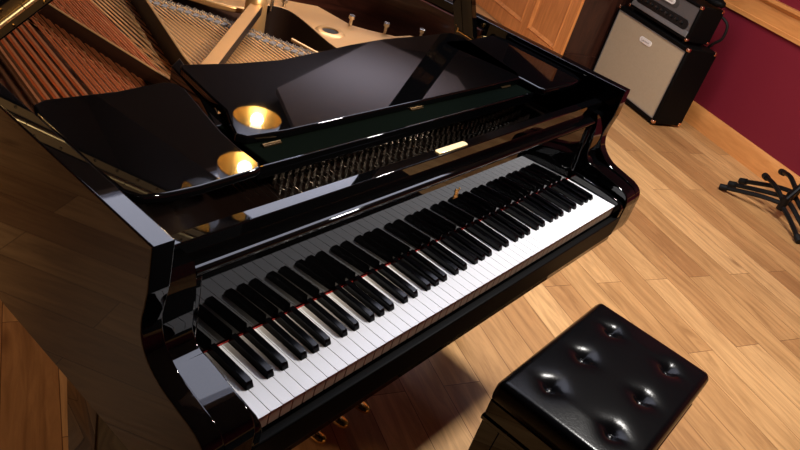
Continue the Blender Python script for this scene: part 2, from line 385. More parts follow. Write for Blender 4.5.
bm = B(); tube(bm, spline([(.24, -.11, HZ1), (.25, -.11, HZ1 + .028), (.32, -.11, HZ1 + .035), (.44, -.11, HZ1 + .035), (.51, -.11, HZ1 + .028), (.52, -.11, HZ1)], 5), .010, 8); obj('handle', bm, RUBBER, hd)
for x in (.10, .66):
    for y in (-.04, -.17):
        bm = B(); lathe(bm, [(0, 0), (.014, 0), (.016, .018), (0, .018)], (x, y, 0), 14); obj('foot', bm, RUBBER, hd)
# cable looping behind the amplifier head
bm = B()
P = [(.12, -.215, .745), (.085, -.235, .745), (.045, -.26, .71), (.04, -.265, .63), (.08, -.255, .575), (.12, -.265, .5), (.14, -.27, .3), (.14, -.28, .012), (.24, -.29, .012)]
tube(bm, spline([room(*p) for p in P], 6), .009, 8)
o = obj('power_cable', bm, RUBBER); o['label'] = 'black cable looping down the wall behind the amplifier head'; o['category'] = 'cable'
# black pouch on the amp head rear
bm = B(); bmesh.ops.create_icosphere(bm, subdivisions=3, radius=1)
random.seed(4)
for v in bm.verts:
    d = v.co.copy(); v.co = Vector((d.x * .085, d.y * .05, max(-.5, d.z) * .034 + .017)) + Vector((0, 0, .004 * math.sin(d.x * 9) * math.cos(d.y * 7)))
for f in bm.faces: f.smooth = True
o = obj('folded_pouch', bm, TOLEX, loc=room(.115, -.135, SH + HZ1 + .0215)); o.rotation_euler = (0, 0, TH)
o['label'] = 'small black bundle lying on top of the amplifier head'; o['category'] = 'pouch'

# ------------------------------------------------------------------ folded stands at the right edge of the picture
def stand(label, pts_list, hub, rod=None, name='folded_stand'):
    t = thing(name, label, 'stand', (hub[0], hub[1], 0), 0, 'folded stands by the crimson wall')
    o_ = Vector((hub[0], hub[1], 0))
    bm = B(); h = Vector(hub) - o_
    tube(bm, [h + Vector((0, 0, -.035)), h + Vector((0, 0, .04))], .022, 12); obj('hub', bm, STANDB, t)
    for P in pts_list:
        P = [Vector(p) - o_ for p in P]
        bm = B(); tube(bm, spline(P, 5), .0135, 8); lg = obj('leg', bm, STANDB, t)
        d = (P[-1] - P[-2]).normalized()
        bm = B(); tube(bm, [P[-1] - d * .03, P[-1] + d * .012], .019, 10); obj('rubber_foot', bm, RUBBER, lg)
    if rod:
        bm = B(); tube(bm, [Vector(r) - o_ for r in rod], .012, 8); obj('rod', bm, SILV if len(rod) == 2 else STANDB, t)
stand('folded black stand nearest the piano, its long leg reaching left',
      [[(3.72, -.17, .10), (3.72, -.05, .08), (3.725, .15, .02)], [(3.72, -.17, .09), (3.66, -.25, .06), (3.56, -.345, .02)], [(3.72, -.16, .12), (3.79, -.08, .15), (3.918, .0, .13)]],
      (3.72, -.173, .10), [(3.72, -.175, .13), (3.80, -.225, .30), (3.86, -.26, .42)])
stand('middle one of the folded black stands leaning by the crimson wall',
      [[(3.79, -.177, .12), (3.80, -.06, .09), (3.841, .131, .02)], [(3.79, -.177, .11), (3.74, -.28, .06), (3.66, -.38, .02)]],
      (3.79, -.177, .12), [(3.79, -.18, .15), (3.87, -.21, .30), (3.93, -.25, .40)])
stand('folded black stand closest to the baseboard with curved upper arm',
      [[(3.86, -.184, .14), (3.90, -.08, .11), (3.979, .105, .02)], [(3.86, -.184, .13), (3.82, -.31, .06), (3.76, -.45, .02)], [(3.86, -.18, .16), (3.93, -.11, .19), (4.034, -.053, .16)]],
      (3.86, -.184, .14), [(3.86, -.19, .16), (3.90, -.19, .30)])
# ------------------------------------------------------------------ piano bench
bx0, bx1, by0, by1 = .642, 1.160, -.426, -.095
bn = thing('piano_bench', 'black leather piano bench with six buttoned tufts', 'bench', ((bx0 + bx1) / 2, (by0 + by1) / 2, 0))
hw, hd_ = (bx1 - bx0) / 2, (by1 - by0) / 2
btn = [(x, y) for x in (-.163, 0, .163) for y in (-.08, .08)]
bm = B(); nx, ny = 100, 66; V = {}
def ctop(x, y):
    ex = hw - abs(x); ey = hd_ - abs(y)
    z = .507
    for e in (ex, ey): z -= .014 * max(0, 1 - e / .016) ** 2.2
    z += .006 * min(1, ex / .08) * min(1, ey / .08)
    for a, b in btn:
        d = math.hypot(x - a, y - b); z -= .022 * math.exp(-(d / .020) ** 1.3)
        an = math.atan2(y - b, x - a)
        z -= .0012 * math.exp(-(d / .045) ** 2) * (.5 + .5 * math.cos(4 * an)) 
    return z
for i in range(nx + 1):
    for j in range(ny + 1):
        x = -hw + 2 * hw * i / nx; y = -hd_ + 2 * hd_ * j / ny
        # round the corners in plan
        cx, cy = abs(x) - (hw - .010), abs(y) - (hd_ - .010)
        if cx > 0 and cy > 0:
            d = math.hypot(cx, cy); m_ = max(cx, cy) / d
            sx = (hw - .010 + cx * m_) * (1 if x > 0 else -1); sy = (hd_ - .010 + cy * m_) * (1 if y > 0 else -1)
        else: sx, sy = x, y
        V[i, j] = bm.verts.new((sx, sy, ctop(x, y)))
for i in range(nx):
    for j in range(ny): bm.faces.new((V[i, j], V[i + 1, j], V[i + 1, j + 1], V[i, j + 1])).smooth = True
rim = [V[i, 0] for i in range(nx + 1)] + [V[nx, j] for j in range(1, ny + 1)] + [V[i, ny] for i in range(nx - 1, -1, -1)] + [V[0, j] for j in range(ny - 1, 0, -1)]
for prof in ([(1.004, .470), (1.0, .455), (.985, .450)],):
    cur = rim
    for s, z in prof:
        nxt = [bm.verts.new((v.co.x * s, v.co.y * s, z)) for v in rim]
        for k in range(len(cur)): bm.faces.new((cur[k], cur[(k + 1) % len(cur)], nxt[(k + 1) % len(cur)], nxt[k])).smooth = True
        cur = nxt
    bm.faces.new(cur)
cu = obj('cushion', bm, LEATHER, bn)
for a, b in btn:
    bm = B(); lathe(bm, [(.0095, -.002), (.0105, .001), (.0085, .0045), (.004, .0062), (0, .0066)], (a, b, ctop(a, b) - .0005), 16); obj('button', bm, LEATHER, cu)
bm = B(); box(bm, -hw + .002, hw - .002, -hd_ + .002, hd_ - .002, .4, .45); obj('upper_frame', bm, BLACK, bn, .004)
bm = B(); box(bm, -hw - .001, hw + .001, -hd_ - .001, hd_ + .001, .385, .399); obj('moulding', bm, BLACK, bn, .003)
bm = B(); box(bm, -hw + .006, hw - .006, -hd_ + .006, hd_ - .006, .31, .385); obj('apron', bm, BLACK, bn, .003)
for sx in (-1, 1):
    for sy in (-1, 1):
        bm = B(); a, b = sx * (hw - .004), sy * (hd_ - .004); c = [(a, b), (a - sx * .05, b), (a - sx * .05, b - sy * .05), (a, b - sy * .05)]
        c2 = [(a, b), (a - sx * .034, b), (a - sx * .034, b - sy * .034), (a, b - sy * .034)]
        A = [bm.verts.new((*p, .384)) for p in c]; D = [bm.verts.new((*p, 0)) for p in c2]
        bm.faces.new(A); bm.faces.new(D)
        for k in range(4): bm.faces.new((A[k], A[(k + 1) % 4], D[(k + 1) % 4], D[k]))
        obj('leg', bm, BLACK, bn, .003)
bm = B(); tube(bm, [(-hw + .01, -.02, .335), (-hw - .012, -.02, .335)], .011, 16); obj('height_knob', bm, DBRASS, bn)

# ------------------------------------------------------------------ GRAND PIANO (origin of the world = front left corner of the keys)
pn = thing('grand_piano', 'glossy black grand piano with open lid and folded music desk', 'piano', (0.6135, .95, 0))
PO = Vector((0.6135, .95, 0))
def part(name, bm, m, parent=None, bevel=0, seg=2):
    bmesh.ops.translate(bm, verts=bm.verts, vec=-PO) ; return obj(name, bm, m, parent or pn, bevel, seg)
XL0, XR0 = -.110, 1.337
outer = [(XL0, .141), (XL0, .7), (XL0, 1.2)] + [tuple(p)[:2] for p in spline([(XL0, 1.45, 0), (-.085, 1.68, 0), (.0, 1.84, 0), (.14, 1.93, 0), (.36, 1.96, 0), (.56, 1.90, 0), (.70, 1.77, 0), (.79, 1.60, 0), (.88, 1.43, 0), (1.02, 1.27, 0), (1.17, 1.13, 0), (1.28, 1.0, 0), (1.33, .86, 0), (XR0, .74, 0)], 5)] + [(XR0, .141)]
def offset(P, d):
    out = []
    for i, p in enumerate(P):
        a = P[max(i - 1, 0)]; b = P[min(i + 1, len(P) - 1)]; t = Vector((b[0] - a[0], b[1] - a[1])).normalized()
        out.append((p[0] + t.y * d, p[1] - t.x * d))
    return out
def band(bm, P, d0, d1, z0, z1, mi=0, c=.0028):
    prof = [(d0, z0), (d0, z1 - c), (d0 + c * .3, z1 - c * .3), (d0 + c, z1), (d1 - c, z1), (d1 - c * .3, z1 - c * .3), (d1, z1 - c), (d1, z0)]
    n = len(P); m = len(prof)
    v = [[bm.verts.new((p[0], p[1], z)) for p in offset(P, d)] for d, z in prof]
    for i in range(n - 1):
        for k in range(m):
            f = bm.faces.new((v[k][i], v[k][i + 1], v[(k + 1) % m][i + 1], v[(k + 1) % m][i])); f.material_index = mi; f.smooth = True
    for i in (0, n - 1): bm.faces.new([v[k][i] for k in range(m)])
def wn(o):
    w_ = o.modifiers.new('weighted', 'WEIGHTED_NORMAL'); w_.weight = 100; w_.keep_sharp = True
    return o
bm = B(); band(bm, outer, 0, .034, .608, .998); wn(part('outer_rim', bm, BLACK))
inner = [p for p in outer if True]
ipts = [(XL0, .60)] + outer[2:-1] + [(XR0, .60)]
bm = B(); band(bm, ipts, .0345, .048, .74, .970)
for f in bm.faces:
    c = f.calc_center_median()
    if c.x < 0 and c.y < 1.7: f.material_index = 1
wn(part('inner_rim', bm, [MAHOG, BLACK]))

arm_o = [(.141, .998), (.131, .998), (.1305, .99), (.1305, .925), (.134, .900), (.138, .868), (.133, .838), (.118, .816), (.087, .796), (.038, .784), (.008, .777), (-.012, .764), (-.020, .745), (-.0205, .72), (-.0205, .668), (-.016, .642), (-.010, .632), (.02, .626), (.08, .612), (.141, .608)]
arm_i = [(.20, .926), (.156, .926), (.151, .915), (.143, .880), (.139, .845), (.135, .812), (.122, .796), (.095, .791), (.04, .781), (.005, .773), (-.012, .762), (-.020, .744), (-.0205, .72), (-.0205, .668), (-.016, .642), (-.010, .632), (.20, .625)]
arm_i = [arm_i[0], arm_i[1]] + [(p.x, p.y) for p in spline([(a, b, 0) for a, b in arm_i[2:-2]], 3)] + arm_i[-2:]
arm_o = arm_o[:3] + [(p.x, p.y) for p in spline([(a, b, 0) for a, b in arm_o[3:16]], 3)] + arm_o[16:]
def shrink(P, c):
    n = len(P); out = []
    ar = sum(P[i][0] * P[(i + 1) % n][1] - P[(i + 1) % n][0] * P[i][1] for i in range(n)); sg = 1 if ar > 0 else -1
    for i in range(n):
        a, b, d = Vector(P[i - 1]), Vector(P[i]), Vector(P[(i + 1) % n])
        if b.x > .139: out.append((b.x, b.y - (c if b.y > .99 else 0))); continue
        t1 = (b - a).normalized(); t2 = (d - b).normalized(); t = (t1 + t2).normalized()
        out.append((b.x - t.y * c * sg, b.y + t.x * c * sg))
    return out
def armslab(bm, P, xa, xb, ca, cb):      # chamfer ca at the xa side, cb at the xb side
    d = 1 if xb > xa else -1; sec = []
    if ca: sec += [(xa, shrink(P, ca)), (xa + d * ca * .3, shrink(P, ca * .3)), (xa + d * ca, P)]
    else: sec += [(xa, P)]
    if cb: sec += [(xb - d * cb, P), (xb - d * cb * .3, shrink(P, cb * .3)), (xb, shrink(P, cb))]
    else: sec += [(xb, P)]
    V_ = [[bm.verts.new((x, p[0], p[1])) for p in Q] for x, Q in sec]; n = len(P)
    bm.faces.new(V_[0]); bm.faces.new(V_[-1][::-1])
    for a, b in zip(V_, V_[1:]):
        for k in range(n): bm.faces.new((a[k], a[(k + 1) % n], b[(k + 1) % n], b[k])).smooth = True
for xa, xb, xc in ((XL0, XL0 + .034, -.022), (XR0, XR0 - .034, 1.249)):
    bm = B(); armslab(bm, arm_o, xa, xb, .003, .003); armslab(bm, arm_i, xb, xc, 0, .004)
    wn(part('arm', bm, BLACK))
for x0, x1 in ((-.0215, -.0050), (1.2285, 1.2485)):
    bm = B(); prism(bm, [(.148, .70), (.148, .76), (.09, .757), (.03, .752), (.0, .748), (-.012, .742), (-.018, .73), (-.018, .70)], x0, x1, YZ); part('key_block', bm, BLACK, bevel=.003)
bm = B(); box(bm, -.022, 1.249, .0, .6, .62, .70); part('keybed', bm, BLACK)
bm = B(); box(bm, -.022, 1.249, -.020, -.003, .645, .705); part('key_slip', bm, mat('slip_satin', (.001, .001, .001), .5, spec=.06), bevel=.003, seg=3)
bm = B(); box(bm, -.022, 1.249, -.017, -.001, .625, .644); part('lock_rail', bm, BLACK, bevel=.003)

# ---- keys
W = .0236; names = 'A A# B C C# D D# E F F# G G#'.split()
off = {'C#': -.13, 'D#': .13, 'F#': -.15, 'G#': 0, 'A#': .15}
wh = []; bl = []; wi = 0
for k in range(88):
    n = names[k % 12]
    if '#' in n: bl.append((wi + off[n]) * W)
    else: wh.append((n, wi)); wi += 1
kb = .0075       # half cut for a black key
protos = {}
def wkey(lcut, rcut, ex=0):
    g = .00035; x0, x1 = g - ex, W - g; yc, ye = .0515, .1482
    pts = [(x0, 0), (x1, 0)]
    pts += [(x1, yc), (x1 - rcut, yc), (x1 - rcut, ye)] if rcut > 0 else [(x1, ye)]
    pts += [(x0 + lcut, ye), (x0 + lcut, yc), (x0, yc)] if lcut > 0 else [(x0, ye)]
    bm = B(); fs = prism(bm, pts, -.0013, 0, XY)
    q = [(x0 + .0006, .0012), (x1 - .0006, .0012)] + [(p[0], p[1]) for p in pts[2:]]
    fs2 = prism(bm, q, -.030, -.0013, XY, 1)
    return bm
for n, i in wh:
    lc = rc = 0
    for b in bl:
        d = b - i * W
        if abs(d) < .0065: lc = d + kb
        if abs(d - W) < .006: rc = W - d + kb
    ex = .0042 if i == 0 else 0
    key = (round(lc, 5), round(rc, 5), ex)
    loc = Vector((i * W, 0, .735)) - PO
    if key not in protos:
        bm = wkey(max(0, lc - .0005), max(0, rc - .0005), ex); protos[key] = obj('white_key', bm, [IVORY, KEYWOOD], pn, .0004, 1, loc=loc)
    else: copyto(protos[key], pn, loc)
# black key
bm = B()
def ringk(y, hw_, z): return [(-hw_, y, z), (hw_, y, z)]
b0 = .0069; t0 = .0057
sec = [(.0515, .0062, -.006, .0058, .0005), (.0523, b0, -.006, .0062, .0035), (.0565, b0, -.006, t0, .0112), (.064, b0, -.006, t0, .0121), (.1482, b0, -.006, t0, .0124)]
rings = [[bm.verts.new(v) for v in ((-hb, y, zb), (hb, y, zb), (ht, y, zt), (-ht, y, zt))] for y, hb, zb, ht, zt in sec]
for a, b in zip(rings, rings[1:]):
    for k in range(4): bm.faces.new((a[k], a[(k + 1) % 4], b[(k + 1) % 4], b[k]))
bm.faces.new(rings[0][::-1]); bm.faces.new(rings[-1])
bk = None
for x in bl:
    loc = Vector((x, 0, .7355)) - PO
    if bk is None: bk = obj('black_key', bm, BLACKIN, pn, .0011, 3, loc=loc)
    else: copyto(bk, pn, loc)
bm = B(); box(bm, -.0042, 1.228,   .1483, .1502, .725, .7360); part('felt_strip', bm, RED)

# ---- fallboard leaning back slightly
ft = math.radians(2.3); fy, fz = .1515, .738
def FBP(a, h):           # a: distance out of the face (toward the player), h: height along the face
    return (fy + h * math.sin(ft) - a * math.cos(ft), fz + h * math.cos(ft) + a * math.sin(ft))
bm = B()
prism(bm, [FBP(0, 0), FBP(0, .160), FBP(-.018, .160), FBP(-.018, 0)], -.0045, 1.227, YZ)
fb = part('fallboard', bm, BLACK)
pts = [FBP(-.022, .158), FBP(.004, .158)]
for i in range(9):
    t = math.radians(-60 + 140 * i / 8); pts.append(FBP(.0065 * math.cos(t) + .0005, .1655 + .0065 * math.sin(t)))
pts += [FBP(-.003, .1735), FBP(-.010, .1745), FBP(-.022, .1745)]
bm = B(); prism(bm, pts, -.018, 1.245, YZ); 
for f in bm.faces: f.smooth = False
part('fallboard_lip', bm, BLACK, fb, .002)
# curved ends that hug the arms
for s in (0, 1):
    bm = B(); P = [(-.0195, .0), (-.0195, .172), (-.001, .172)]
    for i in range(7): t = i / 6; P.append((-.001 + .0 * t, .172 * (1 - t)))
    P = [(-.0205, .02), (-.0205, .157), (-.0048, .157), (-.0048, .02)]
    if s: P = [(1.227 - p[0] - .0043, p[1]) for p in P]
    prism(bm, P, -.018, 0.006, lambda p, a: Vector((p[0], *FBP(a, p[1])))); part('fallboard_end', bm, BLACK, fb, .004, 3)
# lyre emblem inlaid on the fallboard
bm = B(); ex, eh = .640, .112
def E3(x, h): x, h = x * .7, h * .7; y, z = FBP(.0006, eh + h); return (ex + x, y, z)
tube(bm, spline([E3(-.008, .016), E3(-.0105, .008), E3(-.006, .0), E3(-.009, -.009), E3(0, -.013), E3(.009, -.009), E3(.006, 0), E3(.0105, .008), E3(.008, .016)], 4), .0011, 6)
for x in (-.003, 0, .003): tube(bm, [E3(x, -.010), E3(x, .010)], .0006, 5)
tube(bm, [E3(-.008, .010), E3(.008, .010)], .0009, 5); tube(bm, [E3(-.011, -.017), E3(.011, -.017)], .0013, 6); tube(bm, [E3(0, -.017), E3(0, -.012)], .0013, 6)
part('emblem', bm, EMBLEM, fb)
bm = B(); box(bm, -.070, 1.297, .172, .196, .90, .949); box(bm, -.02, 1.247, .176, .196, .73, .90); nb = part('front_rail', bm, BLACK, bevel=.002)
bm = B(); prism(bm, [(.563, .1765), (.655, .1765), (.658, .179), (.659, .184), (.658, .189), (.655, .1915), (.563, .1915), (.560, .189), (.559, .184), (.560, .179)], .9491, .9515, XY); part('lock_plate', bm, mat('lock_plate_brass', (1.0, .80, .42), .38, .9), nb, .0006)

# ---- iron plate, cavity shade sheet, soundboard
sb = [p for p in offset(outer, .047)]
bm = B(); prism(bm, [(-.062, .50)] + [p for p in sb[1:-1] if p[1] > .5] + [(1.29, .50)], .775, .785, XY); part('soundboard', bm, SOUNDSHADE)
bm = B(); prism(bm, [(-.070, .2), (1.297, .2), (1.297, .60), (.80, .66), (.30, .60), (-.070, .62)], .835, .850, XY); plate = part('iron_plate', bm, GOLD)
bm = B(); box(bm, -.066, 1.293, .201, .50, .850, .853); part('cavity_shade', bm, CAVSHADE, plate)  # dark sheet added over the plate to give the cavity its shade
dcur = [(p.x, p.y) for p in spline([(.80, 1.045, 0), (.85, 1.045, 0), (.89, 1.035, 0), (.912, 1.0, 0), (.908, .945, 0), (.888, .865, 0), (.866, .782, 0), (.86, .70, 0), (.86, .60, 0)], 4)]
hp = dcur + [(1.285, .60), (1.25, .73), (1.205, .782), (1.143, .789), (1.09, .842), (1.055, .885), (1.055, .95), (1.055, 1.03), (1.0, 1.07), (.96, 1.10), (.93, 1.20), (.88, 1.34), (.80, 1.48), (.72, 1.62), (.62, 1.74), (.48, 1.80), (.50, 1.55), (.58, 1.36), (.645, 1.22), (.72, 1.10), (.76, 1.06)]
bm = B(); prism(bm, hp, .868, .885, XY)
part('hitch_plate', bm, GOLD, plate, .004)
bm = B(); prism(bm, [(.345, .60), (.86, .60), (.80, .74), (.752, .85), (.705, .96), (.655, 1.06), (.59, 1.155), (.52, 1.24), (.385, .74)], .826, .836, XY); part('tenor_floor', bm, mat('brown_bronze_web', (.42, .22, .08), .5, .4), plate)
bm = B()  # raised rim around the round hole, dark hole centre
for k, (r0, r1, z0, z1) in enumerate(((.024, .036, .885, .889),)):
    n = 28; c = (.937, .856)
    ra = []
    for r, z in ((r1 + .006, .885), (r1, z1), (r0, z1), (r0, .8855)):
        ra.append([bm.verts.new((c[0] + r * math.cos(2 * math.pi * i / n), c[1] + r * math.sin(2 * math.pi * i / n), z)) for i in range(n)])
    for a, b in zip(ra, ra[1:]):
        for i in range(n): bm.faces.new((a[i], a[(i + 1) % n], b[(i + 1) % n], b[i])).smooth = True
part('hole_ring', bm, GOLD, plate)
bm = B(); lathe(bm, [(0, .8857), (.024, .8857)], (.937, .856, 0), 28); part('plate_hole', bm, mat('hole_dark', (.012, .006, .004), .9), plate)
def web(name, P, wdt, z0, z1, topm=GOLD):       # iron bar: gold top, shade put into the dark side colour
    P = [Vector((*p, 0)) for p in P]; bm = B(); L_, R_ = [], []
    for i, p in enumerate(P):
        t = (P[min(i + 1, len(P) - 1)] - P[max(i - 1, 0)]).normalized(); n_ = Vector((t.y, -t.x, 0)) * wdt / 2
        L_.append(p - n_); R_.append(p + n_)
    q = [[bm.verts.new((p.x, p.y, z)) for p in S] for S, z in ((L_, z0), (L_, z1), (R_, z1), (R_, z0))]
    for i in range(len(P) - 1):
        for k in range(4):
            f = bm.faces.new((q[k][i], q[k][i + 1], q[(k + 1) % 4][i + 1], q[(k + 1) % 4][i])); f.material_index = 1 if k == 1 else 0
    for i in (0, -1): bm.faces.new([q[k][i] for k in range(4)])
    return part(name, bm, [WEBSHADE, topm], plate, .0025)
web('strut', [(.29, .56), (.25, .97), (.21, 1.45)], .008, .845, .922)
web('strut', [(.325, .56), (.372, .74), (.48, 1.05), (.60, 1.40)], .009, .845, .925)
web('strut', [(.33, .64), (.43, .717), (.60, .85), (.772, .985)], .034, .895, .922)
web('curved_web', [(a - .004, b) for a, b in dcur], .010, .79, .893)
bm = B(); lathe(bm, [(0, .925), (.006, .94), (.022, .94), (.026, .932), (.03, .92), (.032, .85), (.034, .80)], (.785, 1.0, 0), 20); part('boss', bm, GOLD, plate)
def bolt(x, y, z0, z1, r=.010):
    bm = B(); lathe(bm, [(r * .55, z0), (r * .55, z1 - .012), (r, z1 - .011), (r, z1 - .002), (r * .8, z1), (0, z1)], (x, y, 0), 12, smooth=False); part('plate_bolt', bm, STEEL, plate)
for x, y, z0, z1 in ((.785, 1.0, .93, .952), (.925, 1.04, .885, .91), (1.043, .880, .885, .918), (1.122, .812, .885, .918), (1.225, .755, .885, .915), (.90, 1.18, .885, .91), (.86, 1.02, .885, .93)): bolt(x, y, z0, z1)
# small bar lying against the curved web
bm = B(); tube(bm, [(.80, .86, .872), (.815, .79, .868), (.83, .74, .866)], .005, 8); part('aliquot_bar', bm, GOLD, plate)
# bridge
bp_ = spline([(.18, 1.62, 0), (.30, 1.50, 0), (.43, 1.36, 0), (.53, 1.25, 0), (.60, 1.16, 0), (.665, 1.065, 0), (.715, .965, 0), (.755, .865, 0), (.80, .77, 0), (.84, .68, 0)], 4)
bm = B(); L_ = []; R_ = []
for i, p in enumerate(bp_):
    t = (bp_[min(i + 1, len(bp_) - 1)] - bp_[max(i - 1, 0)]).normalized(); n_ = Vector((t.y, -t.x, 0)) * .019; L_.append(p - n_); R_.append(p + n_)
q = [[bm.verts.new((p.x, p.y, z)) for p in S] for S, z in ((L_, .785), (L_, .868), (R_, .868), (R_, .785))]
for i in range(len(bp_) - 1):
    for k in range(4):
        f = bm.faces.new((q[k][i], q[k][i + 1], q[(k + 1) % 4][i + 1], q[(k + 1) % 4][i])); f.material_index = 1 if k == 1 else 0
for i in (0, -1): bm.faces.new([q[k][i] for k in range(4)])
br = part('bridge', bm, [BRIDGEW, mat('graphite_top', (.06, .055, .06), .35, .3)], plate)
# zigzag bridge pins and felt wedges
random.seed(2); bm = B(); seglen = 0
dense = []
for a, b in zip(bp_, bp_[1:]):
    n = max(1, int((b - a).length / .0062))
    for i in range(n): dense.append((a.lerp(b, i / n), (b - a).normalized()))
for i, (p, t) in enumerate(dense):
    nn = Vector((t.y, -t.x, 0)); s = (-.011, -.006, -.001)[i % 3]
    for o_ in (s, s + .010): 
        c = p + nn * o_; tube(bm, [(c.x, c.y, .867), (c.x + .001, c.y, .8745)], .0015, 4)
k = part('bridge_pins', bm, mat('pin_steel', (.50, .46, .42), .35, .9), br); k['kind'] = 'stuff'
bm = B()
for i in range(0, len(dense), 3):
    p, t = dense[i]; nn = Vector((t.y, -t.x, 0)); c = p + nn * .032
    a = math.atan2(t.y, t.x); ca, sa = math.cos(a), math.sin(a)
    def fr(v, c=c, ca=ca, sa=sa): return Vector((c.x + v.x * ca - v.y * sa, c.y + v.x * sa + v.y * ca, v.z))
    box(bm, -.0062, .0062, -.010, .010, .853, .872 + .003 * random.random(), fr=fr)
k = part('aliquot_felts', bm, mat('grey_felt', (.14, .12, .11), .85), br); k['kind'] = 'stuff'

# ---- strings
def string(P, r, m, nm='string'):
    bm = B(); tube(bm, P, r, 6, caps=False); return part(nm, bm, m)
def back_end(x0, sl, xmax):            # where the line leaves the case toward the tail
    y = .36
    while y < 1.88 and (x0 + sl * (y - .72)) < xmax(y): y += .02
    return y
inn = offset(outer, .07)
def inside(x, y):
    c = False; n = len(inn)
    for i in range(n):
        x1, y1 = inn[i]; x2, y2 = inn[(i + 1) % n]
        if (y1 > y) != (y2 > y) and x < (x2 - x1) * (y - y1) / (y2 - y1) + x1: c = not c
    return c
xb = .045
for i in range(6):                     # lowest notes: one thick wound string each
    y1 = .4
    while inside(xb + .165 * (y1 - .72), y1 + .02) and y1 < 1.85: y1 += .02
    string([(xb + .165 * (y - .72), y, .886) for y in (.40, .72, y1)], .0054, COPPER, 'bass_string'); xb += .0178
xb += .001
for i in range(13):                    # pairs of thinner wound strings
    for d in (0, .0058):
        y1 = .4
        while inside(xb + d + .165 * (y1 - .72), y1 + .02) and y1 < 1.80: y1 += .02
        string([(xb + d + .165 * (y - .72), y, .886) for y in (.37, .72, y1)], .0023, COPPER, 'bass_string')
    xb += .0134
# tenor strings crossing underneath, between the two straight struts and beyond
def bridge_y(x):
    for a, b in zip(bp_, bp_[1:]):
        if min(a.x, b.x) <= x <= max(a.x, b.x): t = (x - a.x) / (b.x - a.x); return a.y + (b.y - a.y) * t
    return None
xs = .300; nst = 0
while xs < .83 and nst < 100:
    for d in (0, .0030):
        x0 = xs + d; sl = .13 - .05 * (xs - .3) / .5; y = .40; ye = None
        while y < 1.75:
            x = x0 + sl * (y - .72); by_ = bridge_y(x)
            if by_ is not None and y >= by_: ye = y; break
            y += .004
        if ye is None: ye = 1.3
        if ye < .60: continue
        string([(x0 + sl * (yy - .72), yy, zz) for yy, zz in ((.37, .868), (ye, .8695))], .0013, WIRE); nst += 1
    xs += .0118
# tenor crossing in the opposite sense: seen as a net over the left bay
for i in range(16):
    x0 = .235 + i * .0105
    string([(x0 - .06 * (y - .72), y, .872) for y in (.5, 1.35)], .0011, WIRE)

# ---- tuning pins
bmp = B(); lathe(bmp, [(.0026, 0), (.0026, .010), (.0032, .011), (.0032, .015), (.0026, .016), (.0022, .031), (0, .0315)], (0, 0, 0), 8)
tp = None; cnt = 0; rest = []
random.seed(5)
for r_, yy in enumerate((.268, .290, .314, .338, .362, .386)):
    for i in range(46):
        x = .285 + i * .0190 + (r_ % 2) * .008
        if x > 1.13: continue
        if .225 + .0 * i < x and (r_ in (0,) and (x < .35 or x > .95)): continue
        rest.append((x + random.uniform(-.0012, .0012), yy + .012 * math.sin(i * .14)))
rest.sort(key=lambda q: abs(q[1] - .30) + (0 if .25 < q[0] < .95 else .05))
for x, y in rest[:100]:
    loc = Vector((x, y, .850)) - PO
    if tp is None: tp = obj('tuning_pin', bmp, STEEL, plate, loc=loc)
    else: copyto(tp, plate, loc)
bm = B()
for x, y in rest[100:]: lathe(bm, [(.0034, 0), (.0034, .010), (.0042, .011), (.0042, .015), (.0030, .031), (0, .0315)], (x, y, .850), 6)
k = part('rear_tuning_pins', bm, STEEL, plate); k['kind'] = 'stuff'
bm = B()
for i in range(70):
    x = .21 + i * .0132; tube(bm, [(x, .27 + .05 * random.random(), .864), (x + .004, .42, .868)], .0007, 4, caps=False)
k = part('string_ends', bm, STEEL, plate); k['kind'] = 'stuff'

# ---- music desk lying flat, baize strip, side shelves
mdp = [(.188, .345), (.200, .372), (.226, .42), (.233, .475), (.243, .54), (.250, .585), (.258, .600), (.300, .592), (.375, .577), (.48, .567), (.60, .579), (.72, .593), (.85, .600), (.981, .592), (1.09, .592), (1.118, .588), (1.135, .565), (1.115, .47), (1.085, .34), (1.06, .314), (.60, .318), (.28, .322), (.20, .330)]
bm = B(); prism(bm, mdp, .966, .982, XY); md = part('music_desk', bm, BLACK, bevel=.003, seg=3)
bm = B(); box(bm, .20, 1.16, .268, .44, .944, .9645); tray = part('desk_tray', bm, FELTG, bevel=.002)
bm = B(); box(bm, .172, 1.163, .262, .2675, .942, .9665); part('tray_lipping', bm, BLACK, tray, .0015)
for x in (.245, .645, 1.00):
    bm = B(); box(bm, x - .02, x + .02, .3115, .3165, .9648, .9672); tube(bm, [(x - .02, .3175, .9668), (x + .02, .3175, .9668)], .0022, 8); part('desk_hinge', bm, DBRASS, md)
lsh = [(-.052, .535), (-.064, .50), (-.066, .335), (-.062, .275), (-.048, .250), (-.015, .240), (.04, .236), (.10, .238), (.145, .240), (.158, .243), (.166, .256), (.166, .31), (.172, .36), (.188, .43), (.208, .51), (.205, .535), (.185, .548), (.09, .538), (-.03, .545)]
for s in (0, 1):
    P = [((1.227 - p[0]) if s else p[0], p[1]) for p in lsh]
    bm = B(); prism(bm, P, .966, .982, XY); part('side_shelf', bm, BLACK, bevel=.005, seg=4)
bm = B(); prism(bm, [(.19, .40), (.232, .50), (.26, .63), (.30, .66), (.28, .60), (.245, .48), (.21, .40)], .93, .9655, XY); part('desk_slide', bm, BLACK, tray, .003)

